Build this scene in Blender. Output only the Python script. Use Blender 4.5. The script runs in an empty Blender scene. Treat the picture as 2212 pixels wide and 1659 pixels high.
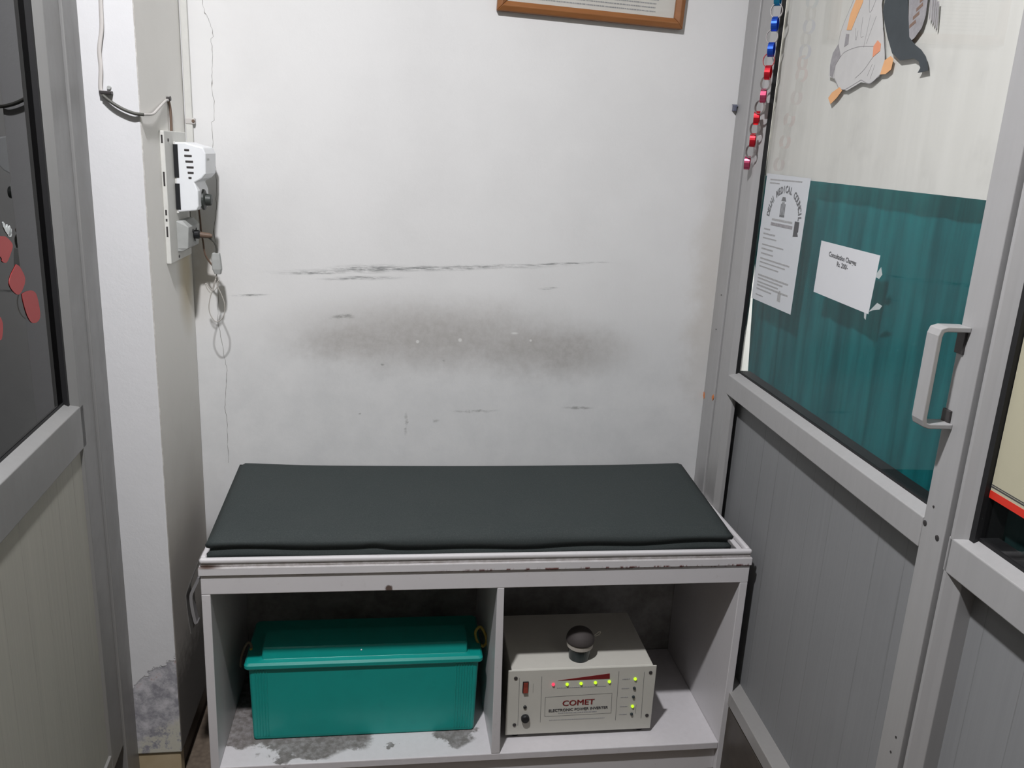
import bpy, bmesh, math, random
from mathutils import Vector, Matrix
random.seed(7)
S = bpy.context.scene
COL = S.collection

# ------------------------------------------------------------------ materials
class NT:
    def __init__(s, name, base=(0, 0, 0)):   # base: the thing's own origin, so that marks sit where they stand
        s.base = base; s.m = bpy.data.materials.new(name); s.m.use_nodes = True
        s.t = s.m.node_tree; s.t.nodes.clear()
        s.out = s.t.nodes.new('ShaderNodeOutputMaterial')
        s._co = None
    def n(s, typ, **k):
        nd = s.t.nodes.new(typ)
        for a, b in k.items(): setattr(nd, a, b)
        return nd
    def put(s, sock, v):
        if isinstance(v, bpy.types.NodeSocket): s.t.links.new(v, sock)
        else: sock.default_value = v
    def math(s, op, a, b=0.0, clamp=False):
        nd = s.n('ShaderNodeMath', operation=op, use_clamp=clamp)
        s.put(nd.inputs[0], a); s.put(nd.inputs[1], b); return nd.outputs[0]
    def co(s):
        if s._co is None:
            tc = s.n('ShaderNodeTexCoord'); va = s.n('ShaderNodeVectorMath', operation='ADD'); s.t.links.new(tc.outputs['Object'], va.inputs[0]); va.inputs[1].default_value = s.base; s._obj = va.outputs[0]
            sp = s.n('ShaderNodeSeparateXYZ'); s.t.links.new(s._obj, sp.inputs[0])
            s._co = (sp.outputs[0], sp.outputs[1], sp.outputs[2])
        return s._co
    def noise(s, scale, detail=4, rough=.6, stretch=(1, 1, 1), off=0.0):
        s.co(); mp = s.n('ShaderNodeMapping'); s.t.links.new(s._obj, mp.inputs[0])
        mp.inputs['Scale'].default_value = stretch; mp.inputs['Location'].default_value = (off, off * .7, off * .3)
        nz = s.n('ShaderNodeTexNoise'); s.t.links.new(mp.outputs[0], nz.inputs['Vector'])
        nz.inputs['Scale'].default_value = scale; nz.inputs['Detail'].default_value = detail; nz.inputs['Roughness'].default_value = rough
        return nz.outputs['Fac']
    def ramp(s, v, a, b, lo=0.0, hi=1.0):
        nd = s.n('ShaderNodeMapRange', interpolation_type='SMOOTHSTEP', clamp=True)
        s.put(nd.inputs[0], v); nd.inputs[1].default_value = a; nd.inputs[2].default_value = b
        nd.inputs[3].default_value = lo; nd.inputs[4].default_value = hi; return nd.outputs[0]
    def ell(s, p, q, cp, cq, rp, rq, inner=.3, amt=1.0):
        a = s.math('DIVIDE', s.math('SUBTRACT', p, cp), rp); b = s.math('DIVIDE', s.math('SUBTRACT', q, cq), rq)
        d = s.math('SQRT', s.math('ADD', s.math('MULTIPLY', a, a), s.math('MULTIPLY', b, b)))
        return s.ramp(d, inner, 1.0, amt, 0.0)
    def mix(s, f, a, b):
        nd = s.n('ShaderNodeMix', data_type='RGBA'); s.put(nd.inputs[0], f)
        for i, c in ((6, a), (7, b)):
            s.put(nd.inputs[i], c if isinstance(c, bpy.types.NodeSocket) else (*c, 1)); 
        return nd.outputs[2]
    def bsdf(s, col, rough=.6, metal=0.0, spec=.5, bump=None, bstr=.2, bdist=.002, trans=0.0):
        p = s.n('ShaderNodeBsdfPrincipled')
        s.put(p.inputs['Base Color'], col if isinstance(col, bpy.types.NodeSocket) else (*col, 1))
        s.put(p.inputs['Roughness'], rough); p.inputs['Metallic'].default_value = metal
        p.inputs['Specular IOR Level'].default_value = spec
        if bump is not None:
            b = s.n('ShaderNodeBump'); b.inputs['Strength'].default_value = bstr; b.inputs['Distance'].default_value = bdist
            s.t.links.new(bump, b.inputs['Height']); s.t.links.new(b.outputs[0], p.inputs['Normal'])
        s.t.links.new(p.outputs[0], s.out.inputs[0]); return s.m

def plain(name, col, rough=.5, metal=0.0, spec=.5, var=.08, scale=40):
    t = NT(name); nz = t.noise(scale, 3)
    c = t.mix(nz, tuple(x * (1 - var) for x in col), tuple(min(1, x * (1 + var)) for x in col))
    return t.bsdf(c, rough, metal, spec)

def emit(name, col, strength):
    t = NT(name); e = t.n('ShaderNodeEmission'); e.inputs[0].default_value = (*col, 1); e.inputs[1].default_value = strength
    t.t.links.new(e.outputs[0], t.out.inputs[0]); return t.m

def wall_mat():
    t = NT('whitewash_wall'); x, y, z = t.co()
    nb = t.noise(3, 5, .6); nf = t.noise(60, 5, .65); nm = t.noise(12, 6, .7)
    col = t.mix(t.ramp(nb, .35, .7), (.735, .735, .73), (.69, .69, .685))
    # greyer towards the bottom; dirty worn zone around the bench back
    dn = t.math('MULTIPLY', t.math('SUBTRACT', nm, .5), .12)
    xd = t.math('ADD', x, dn); zd = t.math('ADD', z, t.math('MULTIPLY', dn, .6))
    low = t.math('MULTIPLY', t.ramp(zd, .98, .78), t.ramp(nm, .3, .75, .5, 1.0))
    col = t.mix(t.math('MULTIPLY', low, .30), col, (.42, .44, .45))
    st = t.ell(xd, zd, .47, .874, .48, .125, .1)
    st2 = t.ell(xd, zd, .30, .86, .24, .085, .1)
    st4 = t.ell(xd, zd, .70, .852, .30, .10, .1)
    m = t.math('MAXIMUM', t.math('MAXIMUM', st, st2), t.math('MAXIMUM', st4, t.ell(xd, zd, .78, .845, .24, .10, .1)))
    col = t.mix(t.math('MULTIPLY', m, t.ramp(nf, .2, .8, .38, .58)), col, (.25, .225, .20))
    # scuff lines left by chair backs
    ns = t.noise(28, 5, .75, (1, 1, 9)); br = t.ramp(ns, .37, .62)
    zt = t.math('SUBTRACT', z, t.math('MULTIPLY', x, .052)); zn = t.math('ADD', zt, t.math('MULTIPLY', t.math('SUBTRACT', t.noise(9, 4, .6, (1, 1, .1)), .5), .012))
    sc = [t.ell(x, zn, .45, 1.0105, .42, .0085, .0), t.ell(x, zn, .315, 1.012, .13, .0135, .0), t.ell(x, zn, .20, 1.006, .12, .006, .0),
          t.ell(x, zn, .76, 1.0145, .16, .004, .0), t.ell(x, zn, .30, .991, .12, .0065, .0),
          t.ell(x, zn, .05, .958, .055, .004, .0), t.ell(x, zn, .735, .957, .03, .004, .0)]
    mm = sc[0]
    for q in sc[1:]: mm = t.math('MAXIMUM', mm, q)
    col = t.mix(t.math('MULTIPLY', mm, t.math('MULTIPLY', br, .85)), col, (.10, .11, .11))
    xv = t.math('ADD', x, t.math('MULTIPLY', t.math('SUBTRACT', nm, .5), .03)); zv = t.math('ADD', z, t.math('MULTIPLY', t.math('SUBTRACT', nm, .5), .03))
    mk = [t.ell(xv, zv, .255, .915, .035, .008, .2), t.ell(xv, zv, .405, .655, .006, .036, .2), t.ell(xv, zv, .48, .665, .012, .007, .2),
          t.ell(xv, zv, .57, .69, .07, .006, .1), t.ell(xv, zv, .492, .815, .006, .004, .2), t.ell(xv, zv, .35, .805, .006, .004, .2),
          t.ell(xv, zv, .295, .68, .003, .003, .3), t.ell(xv, zv, .83, .70, .05, .006, .1)]
    mm = mk[0]
    for q in mk[1:]: mm = t.math('MAXIMUM', mm, q)
    mm = t.math('MULTIPLY', mm, t.ramp(t.noise(75, 5, .75, (.5, 1, 1.6), 1.7), .40, .62))
    col = t.mix(t.math('MULTIPLY', mm, .6), col, (.13, .13, .12))
    # little pale spots in the grease mark
    sp = [t.ell(x, z, .4295, .860, .005, .005, .5), t.ell(x, z, .53, .866, .006, .006, .4), t.ell(x, z, .70, .868, .004, .004, .4), t.ell(x, z, .66, .885, .012, .004, .2)]
    mm = sp[0]
    for q in sp[1:]: mm = t.math('MAXIMUM', mm, q)
    col = t.mix(t.math('MULTIPLY', mm, .75), col, (.75, .75, .73))
    # brown grime beside the socket, along the right jamb, and bay shade painted dark under the bench top
    g = t.math('MAXIMUM', t.ell(xd, z, -.055, 1.03, .05, .20, .1), t.ell(xd, zd, 1.13, 1.0, .07, .42, .0))
    col = t.mix(t.math('MULTIPLY', g, .30), col, (.42, .36, .27))
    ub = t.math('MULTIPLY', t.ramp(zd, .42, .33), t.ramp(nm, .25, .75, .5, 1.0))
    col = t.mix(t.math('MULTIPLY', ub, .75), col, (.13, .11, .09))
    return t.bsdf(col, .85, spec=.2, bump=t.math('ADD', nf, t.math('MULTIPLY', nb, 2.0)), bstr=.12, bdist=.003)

def pillar_front_mat():
    t = NT('pillar_white_paint'); x, y, z = t.co()
    nb = t.noise(6, 5); nf = t.noise(45, 6, .7); ne = t.noise(16, 6, .7)
    col = t.mix(nb, (.645, .645, .655), (.585, .59, .60))
    # paint flaked off at the foot: bare grey cement with cream remnants
    edge = t.math('ADD', t.math('SUBTRACT', z, t.math('MULTIPLY', t.math('ADD', x, .11), .75)), t.math('MULTIPLY', t.math('SUBTRACT', ne, .5), .11))
    bare = t.ramp(edge, .2205, .2155)
    cem = t.mix(t.ramp(nf, .3, .72), (.24, .24, .265), (.56, .55, .575))
    cem = t.mix(t.math('MULTIPLY', t.ramp(edge, .085, .06), t.ramp(nf, .42, .52)), cem, (.52, .51, .44))
    rust = t.math('MULTIPLY', t.ramp(edge, .195, .2205), t.ramp(nf, .60, .70))
    cem = t.mix(rust, cem, (.30, .15, .10))
    col = t.mix(bare, col, cem)
    h = t.math('ADD', t.math('MULTIPLY', bare, -3.0), nf)
    return t.bsdf(col, .8, spec=.2, bump=h, bstr=.35, bdist=.0015)

def pillar_side_mat():
    t = NT('pillar_side_lightened'); x, y, z = t.co()
    nb = t.noise(5, 5); nf = t.noise(40, 6, .7)
    col = t.mix(nb, (.86, .85, .82), (.78, .77, .735))  # base colour raised to make up for the weak grazing light
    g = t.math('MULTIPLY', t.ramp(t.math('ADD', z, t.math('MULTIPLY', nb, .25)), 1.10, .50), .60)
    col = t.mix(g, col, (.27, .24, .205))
    yb = t.ell(t.math('ADD', y, t.math('MULTIPLY', nb, .05)), z, -.035, 1.02, .09, .17, .1)
    col = t.mix(t.math('MULTIPLY', yb, .8), col, (.46, .39, .25))
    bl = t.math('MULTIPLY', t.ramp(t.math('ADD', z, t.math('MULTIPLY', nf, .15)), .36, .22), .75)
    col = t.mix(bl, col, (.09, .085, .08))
    ln = t.math('MULTIPLY', t.ramp(y, -.318, -.3255), t.ramp(nf, .35, .55))
    col = t.mix(t.math('MULTIPLY', ln, .5), col, (.25, .22, .2))
    return t.bsdf(col, .85, spec=.2, bump=nf, bstr=.2, bdist=.002)

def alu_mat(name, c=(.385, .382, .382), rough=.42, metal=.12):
    t = NT(name); x, y, z = t.co()
    ns = t.noise(3, 4, .6, (30, 30, 1)); nb = t.noise(7, 5, .65); nf = t.noise(120, 3)
    col = t.mix(ns, tuple(v * .92 for v in c), tuple(v * 1.06 for v in c))
    col = t.mix(t.math('MULTIPLY', t.ramp(nb, .5, .8), .25), col, (.30, .285, .26))
    d = t.math('MULTIPLY', t.ramp(t.math('ADD', z, t.math('MULTIPLY', nb, .4)), 1.0, .2), .35)
    col = t.mix(d, col, (.24, .225, .20))
    return t.bsdf(col, t.ramp(nb, .3, .7, rough - .05, rough + .1), metal, .5)

def laminate_mat(name, a, b, gro):
    t = NT(name); x, y, z = t.co()
    ns = t.noise(2.2, 5, .7, (60, 60, 1)); nb = t.noise(4, 4)
    col = t.mix(ns, a, b)
    w = t.math('FRACT', t.math('MULTIPLY', t.math('ADD', y, t.math('MULTIPLY', ns, .012)), 1 / .079))
    gr = t.ramp(t.math('ABSOLUTE', t.math('SUBTRACT', w, .5)), .018, .006)
    col = t.mix(t.math('MULTIPLY', gr, .38), col, gro)
    col = t.mix(t.math('MULTIPLY', t.ramp(nb, .45, .8), .2), col, tuple(v * .6 for v in b))
    return t.bsdf(col, .55, spec=.3, bump=t.math('SUBTRACT', ns, gr), bstr=.15, bdist=.001)

def glass_mat(name, tint, ior=1.5):
    t = NT(name); tr = t.n('ShaderNodeBsdfTransparent'); tr.inputs[0].default_value = (*tint, 1)
    gl = t.n('ShaderNodeBsdfGlossy'); gl.inputs['Roughness'].default_value = .015
    fr = t.n('ShaderNodeFresnel'); fr.inputs[0].default_value = ior
    geo = t.n('ShaderNodeNewGeometry')   # reflect at the outer faces only
    f0 = t.math('MULTIPLY', fr.outputs[0], t.math('SUBTRACT', 1.0, geo.outputs['Backfacing']))
    mx = t.n('ShaderNodeMixShader'); t.t.links.new(f0, mx.inputs[0])
    t.t.links.new(tr.outputs[0], mx.inputs[1]); t.t.links.new(gl.outputs[0], mx.inputs[2])
    t.t.links.new(mx.outputs[0], t.out.inputs[0]); return t.m

def curtain_mat(name, a, b, trans=.25):
    t = NT(name); x, y, z = t.co()
    ns = t.noise(2.0, 5, .65, (14, 14, 1)); nf = t.noise(300, 2); nb = t.noise(7, 5, .6)
    col = t.mix(t.ramp(ns, .3, .7), a, b)  # vertical streaks: stains, plus fold shading put into the colour
    col = t.mix(t.math('MULTIPLY', t.ramp(nb, .5, .75), .3), col, tuple(v * .55 for v in a))
    d = t.n('ShaderNodeBsdfDiffuse'); tl = t.n('ShaderNodeBsdfTranslucent')
    t.t.links.new(col, d.inputs[0]); t.t.links.new(col, tl.inputs[0])
    mx = t.n('ShaderNodeMixShader'); mx.inputs[0].default_value = trans
    t.t.links.new(d.outputs[0], mx.inputs[1]); t.t.links.new(tl.outputs[0], mx.inputs[2])
    t.t.links.new(mx.outputs[0], t.out.inputs[0]); return t.m

def bench_mat():
    t = NT('bench_white_enamel', (.575, -.1911, -.07)); x, y, z = t.co()
    nb = t.noise(8, 5); nf = t.noise(70, 5, .7); nsx = t.noise(40, 4, .7, (1, 1, .2), 3.1)
    col = t.mix(nb, (.66, .645, .655), (.60, .585, .595))
    col = t.mix(t.math('MULTIPLY', t.ramp(nf, .58, .78), .25), col, (.35, .30, .27))
    front = t.ramp(y, -.375, -.381)
    # dirt and chipped brown paint along the beading line
    zl = t.math('ADD', z, t.math('MULTIPLY', t.math('SUBTRACT', nsx, .5), .005))
    l1 = t.math('MULTIPLY', t.ramp(t.math('ABSOLUTE', t.math('SUBTRACT', zl, .4632)), .0022, .0006), t.ramp(nsx, .35, .6, .2, .8))
    l2 = t.math('MULTIPLY', t.math('MULTIPLY', t.ramp(t.math('ABSOLUTE', t.math('SUBTRACT', zl, .465)), .0055, .001), t.ramp(nsx, .50, .57)), t.ramp(x, .42, .62))
    col = t.mix(t.math('MULTIPLY', l1, front), col, (.25, .21, .20))
    col = t.mix(t.math('MULTIPLY', l2, front), col, (.14, .035, .03))
    l3 = t.math('MULTIPLY', t.math('MULTIPLY', t.ramp(z, .4795, .4825), t.ramp(z, .4895, .487)), t.ramp(nf, .3, .6, .3, .75))
    col = t.mix(t.math('MULTIPLY', l3, front), col, (.33, .30, .28))
    ch = t.math('MAXIMUM', t.ell(t.math('ADD', x, t.math('MULTIPLY', t.math('SUBTRACT', nf, .5), .02)), z, .371, .425, .010, .011, .6), t.ell(x, z, .016, .483, .035, .006, .2))
    col = t.mix(t.math('MULTIPLY', ch, t.math('MULTIPLY', front, .92)), col, (.07, .035, .02))
    return t.bsdf(col, .38, spec=.45, bump=nf, bstr=.06, bdist=.001)

def shelf_mat():
    t = NT('shelf_white_worn', (.575, -.1911, -.07)); x, y, z = t.co()
    nb = t.noise(14, 6, .65); nf = t.noise(70, 5, .7)
    col = t.mix(nf, (.68, .66, .68), (.58, .56, .57))
    dn = t.math('MULTIPLY', t.math('SUBTRACT', nb, .5), .16)
    xx = t.math('ADD', x, dn); yy = t.math('ADD', y, t.math('MULTIPLY', dn, .7))
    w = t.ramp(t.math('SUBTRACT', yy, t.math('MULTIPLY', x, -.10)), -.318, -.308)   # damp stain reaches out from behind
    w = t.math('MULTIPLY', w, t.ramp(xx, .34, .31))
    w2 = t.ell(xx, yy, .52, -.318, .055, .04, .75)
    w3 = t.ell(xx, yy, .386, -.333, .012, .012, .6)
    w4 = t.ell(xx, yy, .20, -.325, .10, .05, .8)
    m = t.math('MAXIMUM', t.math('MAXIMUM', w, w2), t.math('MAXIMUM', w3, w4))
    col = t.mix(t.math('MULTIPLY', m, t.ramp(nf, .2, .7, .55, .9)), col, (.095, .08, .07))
    return t.bsdf(col, .45, spec=.4, bump=nf, bstr=.1, bdist=.001)

def cushion_mat():
    t = NT('cushion_cloth'); nf = t.noise(420, 3, .6); nb = t.noise(9, 4)
    col = t.mix(nb, (.028, .037, .037), (.037, .045, .044))
    col = t.mix(t.math('MULTIPLY', t.ramp(nf, .4, .7), .35), col, (.065, .070, .070))
    return t.bsdf(col, .8, spec=.3, bump=nf, bstr=.3, bdist=.0006)

def battery_mat(name, c):
    t = NT(name); nb = t.noise(12, 5, .6); nf = t.noise(150, 3)
    col = t.mix(nb, tuple(v * .85 for v in c), tuple(v * 1.1 for v in c))
    col = t.mix(t.math('MULTIPLY', t.ramp(nb, .55, .8), .3), col, tuple(v * .5 for v in c))
    return t.bsdf(col, .34, spec=.5, bump=nf, bstr=.05, bdist=.001)

def paper_mat(name, c):
    t = NT(name); nb = t.noise(30, 4); x, y, z = t.co()
    col = t.mix(nb, tuple(v * .95 for v in c), c)
    return t.bsdf(col, .8, spec=.2)

def wood_mat():
    t = NT('frame_varnished_wood'); ns = t.noise(6, 5, .6, (2, 1, 14)); 
    col = t.mix(ns, (.20, .075, .022), (.33, .14, .05))
    return t.bsdf(col, .35, spec=.5)

def tile_mat():
    t = NT('skirting_tile'); nb = t.noise(20, 6, .65); x, y, z = t.co()
    col = t.mix(nb, (.38, .29, .17), (.52, .44, .30))
    return t.bsdf(col, .4)

def floor_mat():
    t = NT('terrazzo_floor'); v = t.n('ShaderNodeTexVoronoi'); t.co(); t.t.links.new(t._obj, v.inputs['Vector']); v.inputs['Scale'].default_value = 90
    nb = t.noise(5, 5)
    col = t.mix(v.outputs['Distance'], (.20, .16, .12), (.11, .085, .065)); col = t.mix(t.math('MULTIPLY', nb, .5), col, (.10, .08, .065))
    return t.bsdf(col, .45)

M = dict(wall=wall_mat(), pfront=pillar_front_mat(), pside=pillar_side_mat(),
         alu=alu_mat('aluminium_silver'), alu_shaded=alu_mat('aluminium_silver_shaded', (.225, .225, .222)),  # left frame: same metal painted darker because it faces away from the lamp
         grey=laminate_mat('grey_laminate', (.21, .215, .22), (.27, .275, .28), (.12, .12, .12)),
         beige=laminate_mat('beige_laminate', (.31, .305, .27), (.43, .42, .37), (.22, .21, .18)),
         glass=glass_mat('clear_glass', (.945, .95, .95)), dglass=glass_mat('tinted_black_glass', (.06, .065, .065)),
         rubber=plain('black_rubber', (.008, .008, .009), .6), teal=curtain_mat('teal_curtain', (.002, .063, .073), (.008, .122, .133), .10),
         cream=curtain_mat('cream_cloth', (.80, .785, .74), (.75, .735, .69), .05),
         teal_shaded=curtain_mat('teal_curtain_shaded', (.008, .022, .022), (.014, .032, .032), .05),  # same teal cloth, colour darkened for the poster's shade
         bench=bench_mat(), shelf=shelf_mat(), cushion=cushion_mat(), bat=battery_mat('teal_plastic', (.003, .31, .270)),
         batd=battery_mat('teal_plastic_lid', (.003, .29, .250)), rope=plain('yellow_rope', (.42, .30, .06), .8, var=.3, scale=200),
         ropeg=plain('dirty_rope', (.16, .13, .09), .85, var=.3, scale=200),
         inv=plain('inverter_cream_paint', (.60, .585, .53), .4, var=.04), invf=plain('inverter_front_paint', (.59, .58, .525), .45, var=.03),
         dark=plain('black_plastic', (.012, .013, .015), .4), steel=plain('dull_steel', (.22, .21, .21), .4, .7), screwm=plain('dark_screw', (.07, .065, .065), .4, .5),
         red=plain('dark_red_ink', (.19, .010, .012), .6), ink=plain('black_ink', (.06, .06, .065), .7), inkl=plain('faint_grey_ink', (.36, .36, .36), .8),
         hair=plain('hairline_ink', (.17, .17, .165), .7), inkm=plain('grey_ink', (.17, .175, .18), .8), inkd=plain('dark_grey_ink', (.10, .10, .105), .8),
         redled=emit('red_led', (1.0, .06, .12), 1.3), grnled=emit('green_led', (.55, .85, .03), 1.25), offled=plain('unlit_led', (.03, .04, .045), .3),
         rocker=plain('red_rocker_plastic', (.25, .045, .03), .3), white=plain('white_plastic', (.76, .78, .80), .35, var=.03),
         offw=plain('dirty_white_plastic', (.60, .60, .57), .5, var=.1), greyp=plain('grey_plastic', (.36, .37, .36), .5, var=.15),
         knob=plain('dark_green_grey_plastic', (.035, .042, .038), .5), brown=plain('brown_cable', (.13, .085, .06), .6), cab=plain('grey_white_cable', (.50, .48, .46), .6), cabd=plain('dark_cable_side', (.085, .085, .075), .6),
         wcord=plain('white_cord', (.40, .38, .35), .6), wood=wood_mat(), paper=paper_mat('white_paper', (.66, .67, .69)), paperd=paper_mat('printed_paper', (.60, .62, .645)), fpaper=paper_mat('framed_sheet', (.74, .71, .66)),
         tape=plain('milky_tape', (.45, .50, .50), .35), poster=paper_mat('cream_poster', (.47, .445, .325)), redp=plain('red_border', (.62, .030, .015), .5),
         orange=plain('orange_paint', (.62, .20, .06), .7), peach=plain('peach_paint', (.74, .40, .19), .7), peachd=plain('salmon_paint', (.72, .30, .17), .7), slate=plain('slate_paint', (.045, .055, .062), .6, var=.3, scale=25),
         grph=plain('pencil_grey', (.30, .29, .30), .8, var=.35, scale=90), wash=plain('white_wash_paint', (.53, .525, .515), .8), brownp=plain('brown_paint', (.20, .13, .10), .7),
         redd=plain('red_decal', (.36, .035, .035), .5), whited=plain('white_decal', (.62, .66, .66), .5),
         foilb=plain('blue_foil', (.02, .09, .55), .28, .6), foilr=plain('red_foil', (.60, .02, .035), .28, .6), foilp=plain('pink_foil', (.62, .10, .20), .25, .7), foils=plain('pale_silver_foil', (.50, .46, .46), .28, .7), foilg=plain('teal_blue_foil', (.02, .25, .45), .28, .6),
         tile=tile_mat(), floor=floor_mat(), stone=plain('dark_stone', (.060, .050, .040), .5, var=.4, scale=30), ceil=plain('ceiling_white', (.50, .50, .49), .9), rear=plain('dark_unseen_wall', (.10, .10, .098), .9),  # rear: unseen walls, colour kept dark to cut bounce into the bays
         crack=plain('crack_dark', (.24, .235, .22), .9, var=.4, scale=60), dome=plain('matt_dark_dome', (.055, .047, .045), .75), jar=plain('dark_teal_jar', (.012, .022, .024), .25), band=plain('cream_band', (.50, .47, .42), .5),
         clearp=plain('milky_plastic_sheet', (.14, .135, .13), .3), clearl=plain('pale_plastic_sheet', (.22, .215, .22), .3), inw=plain('inner_room_wall', (.85, .85, .83), .9), hook=plain('blue_grey_hook', (.12, .13, .18), .5))

# ------------------------------------------------------------------ mesh helper
class MB:
    def __init__(s): s.v = []; s.f = []
    def add(s, vs, fs):
        o = len(s.v); s.v += [Vector(a) for a in vs]; s.f += [tuple(o + i for i in f) for f in fs]; return s
    def box(s, a, b):
        (x0, y0, z0), (x1, y1, z1) = a, b
        return s.add([(x0, y0, z0), (x1, y0, z0), (x1, y1, z0), (x0, y1, z0), (x0, y0, z1), (x1, y0, z1), (x1, y1, z1), (x0, y1, z1)],
                     [(0, 3, 2, 1), (4, 5, 6, 7), (0, 1, 5, 4), (1, 2, 6, 5), (2, 3, 7, 6), (3, 0, 4, 7)])
    def loft(s, rings, cap=True, close=True):
        n = len(rings[0]); o = len(s.v)
        for r in rings: s.v += [Vector(p) for p in r]
        for i in range(len(rings) - 1):
            for j in range(n if close else n - 1):
                k = (j + 1) % n; s.f.append((o + i * n + j, o + i * n + k, o + (i + 1) * n + k, o + (i + 1) * n + j))
        if cap:
            s.f.append(tuple(o + j for j in reversed(range(n)))); s.f.append(tuple(o + (len(rings) - 1) * n + j for j in range(n)))
        return s
    def prism(s, poly, off):     # poly: list of 3-D points, extruded by vector
        off = Vector(off); return s.loft([poly, [Vector(p) + off for p in poly]])
    def tube(s, path, r, n=8, flat=1.0):
        P = [Vector(p) for p in path]; rings = []; up = Vector((.13, .31, .94)).normalized()
        for i, p in enumerate(P):
            d = (P[min(i + 1, len(P) - 1)] - P[max(i - 1, 0)]).normalized()
            a = d.cross(up)
            if a.length < 1e-3: a = d.cross(Vector((1, 0, 0)))
            a.normalize(); b = d.cross(a).normalized(); up = -b if (-b).dot(up) > 0 else b
            rings.append([p + a * r * math.cos(2 * math.pi * j / n) + b * r * flat * math.sin(2 * math.pi * j / n) for j in range(n)])
        return s.loft(rings)
    def lathe(s, prof, base, axis=(0, 0, 1), n=28):   # prof: (radius, height)
        ax = Vector(axis).normalized(); t = Vector((1, 0, 0)) if abs(ax.x) < .8 else Vector((0, 1, 0))
        a = ax.cross(t).normalized(); b = ax.cross(a); base = Vector(base)
        return s.loft([[base + ax * h + (a * math.cos(2 * math.pi * j / n) + b * math.sin(2 * math.pi * j / n)) * max(r, 1e-5) for j in range(n)] for r, h in prof])
    def build(s, name, m, parent=None, fr=None, bevel=0, smooth=False, seg=2):
        vs = [fr(v) for v in s.v] if fr else s.v
        po = Vector(parent['_o']) if parent is not None else Vector((0, 0, 0))
        me = bpy.data.meshes.new(name); me.from_pydata([tuple(v - po) for v in vs], [], s.f); me.validate()
        bm = bmesh.new(); bm.from_mesh(me); bmesh.ops.recalc_face_normals(bm, faces=bm.faces); bm.to_mesh(me); bm.free()
        o = bpy.data.objects.new(name, me); COL.objects.link(o)
        for q in (m if isinstance(m, (list, tuple)) else [m]): me.materials.append(q)
        o['_o'] = tuple(po)
        if parent is not None: o.parent = parent
        if smooth: me.shade_smooth()
        if bevel:
            b = o.modifiers.new('bevel', 'BEVEL'); b.width = bevel; b.segments = seg; b.limit_method = 'ANGLE'; b.angle_limit = math.radians(40)
        return o

def spline(pts, k=8):
    P = [Vector(p) for p in pts]; P = [P[0] * 2 - P[1]] + P + [P[-1] * 2 - P[-2]]; out = []
    for i in range(1, len(P) - 2):
        a, b, c, d = P[i - 1:i + 3]
        for j in range(k):
            t = j / k; out.append(.5 * ((2 * b) + (c - a) * t + (2 * a - 5 * b + 4 * c - d) * t * t + (3 * b - a - 3 * c + d) * t ** 3))
    out.append(P[-2]); return out

def tag(o, label=None, cat=None, group=None, kind=None):
    for k, v in (('label', label), ('category', cat), ('group', group), ('kind', kind)):
        if v: o[k] = v
    return o
def thing(name, loc, label, cat, group=None, kind=None):
    o = bpy.data.objects.new(name, None); COL.objects.link(o); o.location = loc; o['_o'] = tuple(loc); o.empty_display_size = .05
    return tag(o, label, cat, group, kind)

def text_geo(txt, size, bold=0.0):
    cu = bpy.data.curves.new('lettering', 'FONT'); cu.body = txt; cu.size = size; cu.align_x = 'CENTER'; cu.align_y = 'CENTER'; cu.offset = bold; cu.resolution_u = 3
    o = bpy.data.objects.new('lettering', cu); COL.objects.link(o); bpy.context.view_layer.update()
    me = bpy.data.meshes.new_from_object(o.evaluated_get(bpy.context.evaluated_depsgraph_get()))
    vs = [v.co.copy() for v in me.vertices]; fs = [tuple(p.vertices) for p in me.polygons]
    bpy.data.objects.remove(o); bpy.data.meshes.remove(me); bpy.data.curves.remove(cu); return vs, fs

# ------------------------------------------------------------------ room frames (partition planes)
XR, AR = 1.1494, -.030
XL, YL, AL = -.1620, -.3207, .0552
def FR(p):   # right partition: (along u, depth d away from the room, z)
    u, d, z = p; return Vector((XR + math.sin(AR) * u + math.cos(AR) * d, -math.cos(AR) * u + math.sin(AR) * d, z))
def FL(p):   # left partition
    u, d, z = p; return Vector((XL + math.sin(AL) * u - math.cos(AL) * d, YL - math.cos(AL) * u - math.sin(AL) * d, z))
FLOOR, CEIL = -.07, 2.45
XC = -.0713; PY = -.3261

# ------------------------------------------------------------------ the setting
tag(MB().box((-.6, -3.3, FLOOR - .1), (2.7, .12, FLOOR)).build('floor', M['floor']), 'dark brown speckled floor', 'floor', kind='structure')
tag(MB().box((-.6, -3.3, CEIL), (2.7, .12, CEIL + .1)).build('ceiling', M['ceil']), 'plain white ceiling above the waiting corner', 'ceiling', kind='structure')
wb = MB().box((-.6, 0, FLOOR), (2.7, .12, CEIL)).build('wall_back', M['wall'])
tag(wb, 'white plaster wall with grey head-grease mark and scuffs behind the bench', 'wall', kind='structure')
tag(MB().box((-.6, -3.4, FLOOR), (2.7, -3.3, CEIL)).build('wall_rear', M['rear']), 'plain wall behind the viewer, darkened to cut bounce light', 'wall', kind='structure')
tag(MB().box((2.6, -3.3, FLOOR), (2.7, 0, CEIL)).build('wall_inner', M['inw']), 'white wall of the room behind the right glass door', 'wall', kind='structure')

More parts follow.
